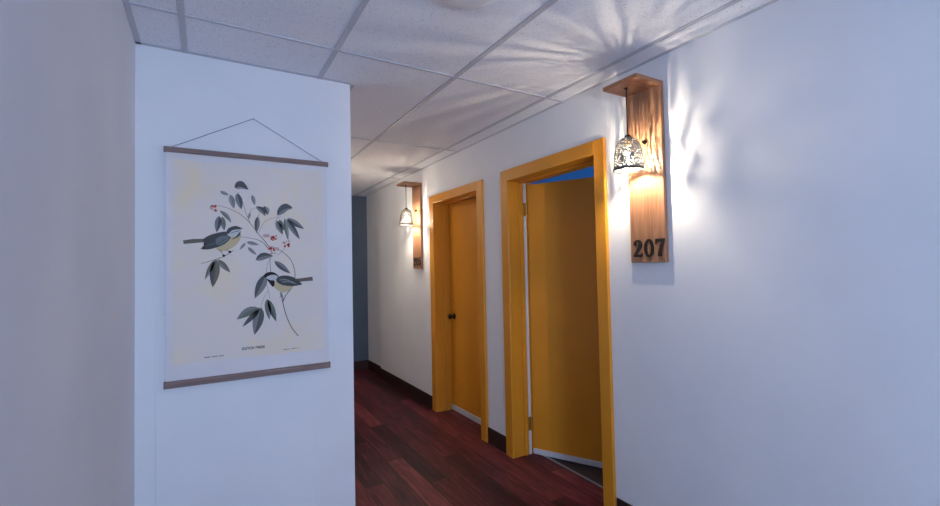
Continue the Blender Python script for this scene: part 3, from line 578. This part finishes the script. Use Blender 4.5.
d1 = thing('door_1', 'closed ochre yellow door beyond the open one, beside the 205 lamp board', 'door', (0, 0, 0)); d1['kind'] = 'structure'
door_frame(D1, d1, .092, .086, .076)
lf1, mt1 = leaf_parts(d1, D1[1]-D1[0]-.008, 2.038, Vector((LX+.03, D1[1]-.004, 0)), 0, .05)
bm = bmesh.new()
K = mt1 @ Matrix.Translation((0, -.075, .935)) @ Matrix.Rotation(-PI/2, 4, 'Y')
lathe(bm, [(.029, 0), (.029, .005), (.024, .008), (.011, .010), (.011, .028), (.020, .034), (.026, .043), (.026, .052), (.020, .058), (.002, .060)], 28, mtx=K)
kb = obj('door_knob', bm, M['knob'], lf1, True); kb['label'] = 'dark round knob'
bm = bmesh.new(); box(bm, RW+.155, RW+.195, D1[0]+.001, D1[1]-.001, FZ-.001, FZ+.010, bev=.002)
obj('threshold', bm, M['strip'], d1)

# ------------------------------------------------------------------ lamp boards 207 and 205
DIG = {
 '2': [[(0, 0), (.47, 0), (.51, .22), (.455, .22), (.42, .15), (.2, .14), (.28, .29), (.40, .45), (.47, .58), (.50, .74), (.475, .88), (.38, .98), (.25, 1.0), (.12, .97), (.03, .87), (.01, .76), (.04, .67), (.11, .64), (.18, .67), (.205, .75), (.16, .81), (.14, .87), (.18, .925), (.25, .92), (.30, .85), (.295, .72), (.23, .52), (.11, .30), (0, .13)]],
 '0': [[(.27+.27*math.cos(t), .5+.5*math.sin(t)*(1-.04*math.cos(2*t))) for t in [2*PI*k/32 for k in range(32)]],
       [(.27+.105*math.cos(t), .5+.41*math.sin(t)) for t in [2*PI*k/28 for k in range(28)]]],
 '7': [[(0, .70), (.05, .68), (.09, .78), (.14, .81), (.34, .81), (.26, .58), (.18, .33), (.14, .10), (.13, 0), (.34, 0), (.35, .2), (.39, .45), (.45, .68), (.52, .88), (.52, 1.0), (.03, 1.0)]],
 '5': [[(.05, 1), (.46, 1), (.43, .84), (.14, .84), (.13, .62), (.2, .66), (.28, .67), (.4, .62), (.49, .49), (.51, .33), (.46, .14), (.36, .03), (.22, 0), (.08, .04), (.01, .15), (.02, .26), (.1, .31), (.17, .26), (.17, .19), (.13, .13), (.2, .08), (.27, .1), (.315, .2), (.33, .34), (.31, .48), (.25, .55), (.16, .54), (.09, .46), (.04, .49)]],
}
def digit_mesh(ch, hgt, wid):
    cu = bpy.data.curves.new('digit', 'CURVE'); cu.dimensions = '2D'; cu.fill_mode = 'BOTH'; cu.extrude = .0022
    for loop in DIG[ch]:
        sp = cu.splines.new('POLY'); sp.points.add(len(loop)-1); sp.use_cyclic_u = True
        for q, (x, y) in zip(sp.points, loop): q.co = (x/.54*wid, y*hgt, 0, 1)
    o = bpy.data.objects.new('tmp', cu); COL.objects.link(o)
    dg = bpy.context.evaluated_depsgraph_get(); dg.update()
    me = bpy.data.meshes.new_from_object(o.evaluated_get(dg)); me.name = 'digit'
    bpy.data.objects.remove(o); bpy.data.curves.remove(cu)
    R = Matrix(((0, 0, -1, 0), (-1, 0, 0, 0), (0, 1, 0, 0), (0, 0, 0, 1)))     # text x -> -y, text y -> z, front -> -x
    me.transform(R); me.materials.clear(); me.materials.append(M['digit'])
    return me
DM = {c: digit_mesh(c, .088, .058) for c in '2075'}

# pierced bell shade (shared by both lamps): grid on a bell, cells of a scrolling net removed
SH = .165
def bell(t):           # t from 0 top to 1 bottom: radius
    pts = [(0, .012), (.03, .027), (.10, .042), (.22, .054), (.40, .0625), (.65, .0675), (1, .071)]
    for (a, ra), (b, rb) in zip(pts, pts[1:]):
        if t <= b:
            k = (t-a)/(b-a); return ra+(rb-ra)*k
    return pts[-1][1]
def shade_mesh():
    nu, nv = 232, 100
    rng = np.random.default_rng(11)
    circ = 2*PI*.058
    seeds = []
    while len(seeds) < 420:
        s_ = rng.random(2)*np.array([circ, SH])
        if all((min(abs(s_[0]-q[0]), circ-abs(s_[0]-q[0]))**2+(s_[1]-q[1])**2) > .0082**2 for q in seeds): seeds.append(s_)
        elif rng.random() < .003: seeds.append(s_)
    sd = np.array(seeds)
    bm = bmesh.new(); rows = []
    for j in range(nv+1):
        t = j/nv; r = bell(t)
        rows.append([bm.verts.new((r*math.cos(2*PI*i/nu), r*math.sin(2*PI*i/nu), -t*SH)) for i in range(nu)])
    for j in range(nv):
        t = (j+.5)/nv
        for i in range(nu):
            if .05 < t < .925:
                p = np.array([(i+.5)/nu*circ, t*SH]); rr = bell(t)/.058
                dx = np.abs(sd[:, 0]-p[0]); dx = np.minimum(dx, circ-dx)*max(rr, .45); dy = sd[:, 1]-p[1]
                d = np.sort(np.sqrt(dx*dx+dy*dy))[:2]
                if d[1]-d[0] > (TOPT if t < .38 else SIDET): continue
            bm.faces.new((rows[j][i], rows[j][(i+1) % nu], rows[j+1][(i+1) % nu], rows[j+1][i]))
    loose = [q for q in bm.verts if not q.link_faces]
    bmesh.ops.delete(bm, geom=loose, context='VERTS')
    bmesh.ops.recalc_face_normals(bm, faces=bm.faces[:])
    me = bpy.data.meshes.new('lamp_shade'); bm.to_mesh(me); bm.free()
    me.materials.append(M['shade_in']); me.materials.append(M['black'])
    for p in me.polygons: p.use_smooth = True
    return me
SHADE = shade_mesh()

SY, SZ0, SZ1 = .1025, 1.42, 2.313
def lamp_board(y, number, label, dz=0.):
    t = thing('lamp_board', label, 'wall lamp', (RW, y, SZ0+dz), 'wooden room number lamps')
    L = lambda name, bm, m, p=t, sm=False: obj(name, bm, m, p, sm)
    bm = bmesh.new(); box(bm, -.024, 0, -SY, SY, 0, SZ1-SZ0-.020, bev=.0025)
    bd = L('backboard', bm, M['sign'])
    bm = bmesh.new(); box(bm, -.200, 0, -SY, SY, SZ1-SZ0-.020, SZ1-SZ0, bev=.0025)
    L('shelf', bm, M['sign_shelf'])
    lx, ly = -.130, 0.014
    ztop = SZ1-SZ0-.020
    zs = 2.045-SZ0
    bm = bmesh.new(); tube(bm, [(lx, ly, ztop+.001), (lx, ly, zs+.012)], .0032, 10)
    lathe(bm, [(.010, ztop-.004), (.010, ztop+.0)], 18, lx, ly)
    L('cord', bm, M['cord'])
    sh = bpy.data.objects.new('lamp_shade', SHADE); COL.objects.link(sh); sh.parent = t; sh.location = (lx, ly, zs)
    so = sh.modifiers.new('thickness', 'SOLIDIFY'); so.thickness = .0012; so.offset = 1; so.material_offset = 1; so.material_offset_rim = 1
    bm = bmesh.new()
    lathe(bm, [(.0705, zs-SH-.001), (.0735, zs-SH-.001), (.0735, zs-SH+.006), (.071, zs-SH+.007)], 64, lx, ly, close=False)
    cp = L('shade_rim', bm, M['black'], sm=False)
    cp.parent = sh; cp.location = (-lx, -ly, -zs)
    bm = bmesh.new(); lathe(bm, [(.005, zs+.014), (.012, zs+.010), (.017, zs+.001), (.017, zs-.004), (.010, zs-.006)], 24, lx, ly)
    c2 = L('shade_cap', bm, M['black'], sm=True); c2.parent = sh; c2.location = (-lx, -ly, -zs)
    bm = bmesh.new(); lathe(bm, [(.015, zs-.006), (.016, zs-.042), (.012, zs-.048)], 24, lx, ly)
    L('socket', bm, M['amber'], sm=True)
    bm = bmesh.new(); zb = zs-.046
    lathe(bm, [(.011, zb+.002), (.012, zb-.012), (.018, zb-.040), (.0255, zb-.064), (.0255, zb-.080), (.019, zb-.096), (.008, zb-.103), (.001, zb-.104)], 20, lx, ly)
    bl = L('bulb', bm, M['bulb'], sm=True)
    bm = bmesh.new(); lathe(bm, [(FILR*.5, zb-.034), (FILR, zb-.036), (FILR, zb-.088), (FILR*.5, zb-.090)], 8, lx, ly)
    fl = L('filament', bm, M['filament'], sm=True); fl.parent = bl; bl['label'] = 'glowing warm bulb'
    bm = bmesh.new()
    lathe(bm, [(.012, 0), (.012, .006), (.010, .009), (.007, .010), (.007, .018), (.005, .020)], 22, mtx=Matrix.Translation((-.0235, -.005, 2.03-SZ0)) @ Matrix.Rotation(-PI/2, 4, 'Y'))
    L('switch_knob', bm, M['knob'], sm=True)
    for i, ch in enumerate(number):
        d = bpy.data.objects.new('digit', DM[ch]); COL.objects.link(d); d.parent = t
        d.location = (-.0258, .0835-.0645*i, .029)
    return t
lamp_board(1.460, '207', 'lit wooden lamp board numbered 207, right of the open ochre door')
lamp_board(4.30, '205', 'lit wooden lamp board numbered 205, far down the corridor left of the closed door', -.012)

# ------------------------------------------------------------------ bird wall hanging
wh = thing('wall_hanging', 'cream canvas scroll printed with two birds on a berry branch, hung on the bright wall', 'wall hanging', (.2, PWY-.0098, 1.45))
def WH(name, bm, m, p=wh, sm=False):
    o = obj(name, bm, m, p, sm)
    if p is wh: o.location = (-.2, -PWY, -1.45)
    return o
CX0, CX1, CZ0, CZ1 = -.152, .552, .925, 1.973
YC = 2.4020
bm = bmesh.new(); nx, nz = 14, 20
gr = [[bm.verts.new((CX0+(CX1-CX0)*i/nx, YC, CZ0+(CZ1-CZ0)*j/nz)) for i in range(nx+1)] for j in range(nz+1)]
for j in range(nz):
    for i in range(nx):
        f = bm.faces.new((gr[j][i], gr[j][i+1], gr[j+1][i+1], gr[j+1][i]))
r = bmesh.ops.extrude_face_region(bm, geom=bm.faces[:])
bmesh.ops.translate(bm, vec=(0, .0012, 0), verts=[q for q in r['geom'] if isinstance(q, bmesh.types.BMVert)])
cv = WH('canvas', bm, M['canvas'])
# printed sheet area and the picture: one thin mesh of ink shapes on the canvas
mats = [M['print']]+[M['art_'+k] for k in ARTC]; idx = {k: i+1 for i, k in enumerate(ARTC)}
bm = bmesh.new()
PX0, PX1, PZ0, PZ1 = -.128, .527, 1.005, 1.932
f = bm.faces.new([bm.verts.new((x, YC-.0003, z)) for x, z in ((PX0, PZ0), (PX1, PZ0), (PX1, PZ1), (PX0, PZ1))]); f.material_index = 0
for mname, layer, c in ART:
    vs = [bm.verts.new((c[i]*1e-4, YC-.0006-abs(layer)*.00022, c[i+1]*1e-4)) for i in range(0, len(c), 2)]
    if layer < 0:      # a drawn line: strip of quads
        fs = [bm.faces.new((vs[i], vs[i+1], vs[i+3], vs[i+2])) for i in range(0, len(vs)-2, 2)]
    else: fs = [bm.faces.new(vs)]
    for f in fs: f.material_index = idx[mname]
bmesh.ops.triangulate(bm, faces=[f for f in bm.faces if len(f.verts) > 4], ngon_method='EAR_CLIP')
for f in bm.faces:
    f.normal_update()
    if f.normal.y > 0: f.normal_flip()
pr = obj('printed_picture', bm, mats, cv, 'flat'); pr['label'] = 'printed birds, leaves and red berries'
# caption under the picture
fc = bpy.data.curves.new('caption', 'FONT'); fc.body = 'DUTCH BIRDS'; fc.size = .0165; fc.align_x = 'CENTER'; fc.offset = .0008; fc.space_character = 1.12
fo = bpy.data.objects.new('tmp', fc); COL.objects.link(fo)
dg = bpy.context.evaluated_depsgraph_get(); dg.update()
me = bpy.data.meshes.new_from_object(fo.evaluated_get(dg)); bpy.data.objects.remove(fo)
xs = [q.co.x for q in me.vertices]; k = .0985/(max(xs)-min(xs))
me.transform(Matrix(((k, 0, 0, .198), (0, 0, 1, YC-.0008), (0, 1, 0, 1.0425), (0, 0, 0, 1))))
me.materials.clear(); me.materials.append(M['art_ink']); me.name = 'caption'
cp = bpy.data.objects.new('caption', me); COL.objects.link(cp); cp.parent = cv
for nm, za, zb in (('top_bar', 1.962, 1.986), ('bottom_bar', .906, .937)):
    bm = bmesh.new()
    box(bm, -.160, .560, 2.3905, YC-.0004, za, zb, bev=.003)
    box(bm, -.160, .560, YC+.0014, PWY-.0005, za, zb, bev=.002)
    WH(nm, bm, M['bar'])
bm = bmesh.new()
tube(bm, [(-.134, 2.4035, 1.985), (.204, 2.4075, 2.168), (.204, 2.4075, 2.1682), (.534, 2.4035, 1.985)], .0014, 8)
WH('hanging_string', bm, M['string'])
bm = bmesh.new(); lathe(bm, [(.0045, 0), (.0045, .0015), (.0015, .002), (.0015, .0215)], 14, mtx=Matrix.Translation((.204, PWY-.012, 2.1665)) @ Matrix.Rotation(-PI/2, 4, 'X'))
WH('nail', bm, M['nail'])

# flush white panel on the same wall, half hidden by the hanging
pn = boxes('access_panel', [(-.190, .470, PWY-.0095, PWY-.0002, BH, 1.233)], M['wall'], bev=.0025)
tag(pn, 'flat white painted panel on the wall behind the lower half of the bird hanging', 'wall panel')

# round ceiling device
sd_ = thing('smoke_detector', 'round white dome on the ceiling tile at the top edge', 'smoke detector', (.812, 1.330, CH-.0))
bm = bmesh.new(); lathe(bm, [(.150, 0.0), (.150, -.006), (.146, -.010), (.120, -.011)], 56); obj('base', bm, M['sensor'], sd_, False)
bm = bmesh.new(); lathe(bm, [(.128, -.010), (.126, -.022), (.112, -.036), (.085, -.046), (.05, -.051), (.002, -.053)], 56); obj('dome', bm, M['sensor'], sd_, True)

# unseen glowing dome added as warm corridor fill, behind the hanging wall's corner
mg = mat('fill dome glow', (.9, .85, .75), .4)
bsdf(mg).inputs['Emission Color'].default_value = (1, .84, .68, 1); bsdf(mg).inputs['Emission Strength'].default_value = DOME_FILL
cl = thing('fill_dome', 'added warm fill dome on the corridor ceiling, unseen behind the corner of the bright wall', 'added fill light', (.885, 4.35, CH))
bm = bmesh.new(); lathe(bm, [(.125, 0.0), (.125, -.012), (.118, -.016), (.100, -.016)], 48); obj('base', bm, M['sensor'], cl)
bm = bmesh.new(); lathe(bm, [(.116, -.014), (.114, -.030), (.100, -.052), (.075, -.068), (.04, -.077), (.002, -.080)], 32); obj('fill_glow', bm, mg, cl, True)

# ------------------------------------------------------------------ light
wd = bpy.data.worlds.new('World'); C.world = wd; wd.use_nodes = True
bg = wd.node_tree.nodes['Background']; bg.inputs[0].default_value = (.35, .5, .9, 1); bg.inputs[1].default_value = .15
def area(name, loc, rot, sx, sy, e, col):
    l = bpy.data.lights.new(name, 'AREA'); l.shape = 'RECTANGLE'; l.size = sx; l.size_y = sy; l.energy = e; l.color = col
    o = bpy.data.objects.new(name, l); COL.objects.link(o); o.location = loc; o.rotation_euler = rot
    return o
area('window_fill', ((WX0+WX1)/2, BACK-.2, (WZ0+WZ1)/2), (PI/2+math.radians(22), 0, 0), WX1-WX0-.1, WZ1-WZ0-.1, DAY, WINFILLC)  # unseen area light added outside the rear window as lobby fill
area('room_fill', (3.6, RY0+.03, 1.5), (PI/2, 0, 0), .9, 1.0, ROOM, (.5, .75, 1))  # area light added inside the room; no window modelled there

# ------------------------------------------------------------------ camera
cam = bpy.data.cameras.new('camera'); co = bpy.data.objects.new('camera', cam); COL.objects.link(co)
cam.sensor_width = 36; cam.lens = 36*443.675/940; cam.clip_start = .02
yaw, pit, rol = .537884, .0298622, -.0207432
fwd = Vector((math.sin(yaw)*math.cos(pit), math.cos(yaw)*math.cos(pit), math.sin(pit)))
rt = Vector((math.cos(yaw), -math.sin(yaw), 0)); up = rt.cross(fwd)
Rr = rt*math.cos(rol)+up*math.sin(rol); Uu = -rt*math.sin(rol)+up*math.cos(rol)
mw = Matrix.Identity(4)
for i in range(3):
    mw[i][0], mw[i][1], mw[i][2] = Rr[i], Uu[i], -fwd[i]
mw.translation = (0, 0, CAMH)
co.matrix_world = mw
C.camera = co

C.view_settings.view_transform = 'Standard'
C.view_settings.look = 'None'
C.view_settings.gamma = 1
C.view_settings.exposure = EXPO
C.view_settings.use_curve_mapping = False
C.cycles.max_bounces = 12; C.cycles.diffuse_bounces = 8
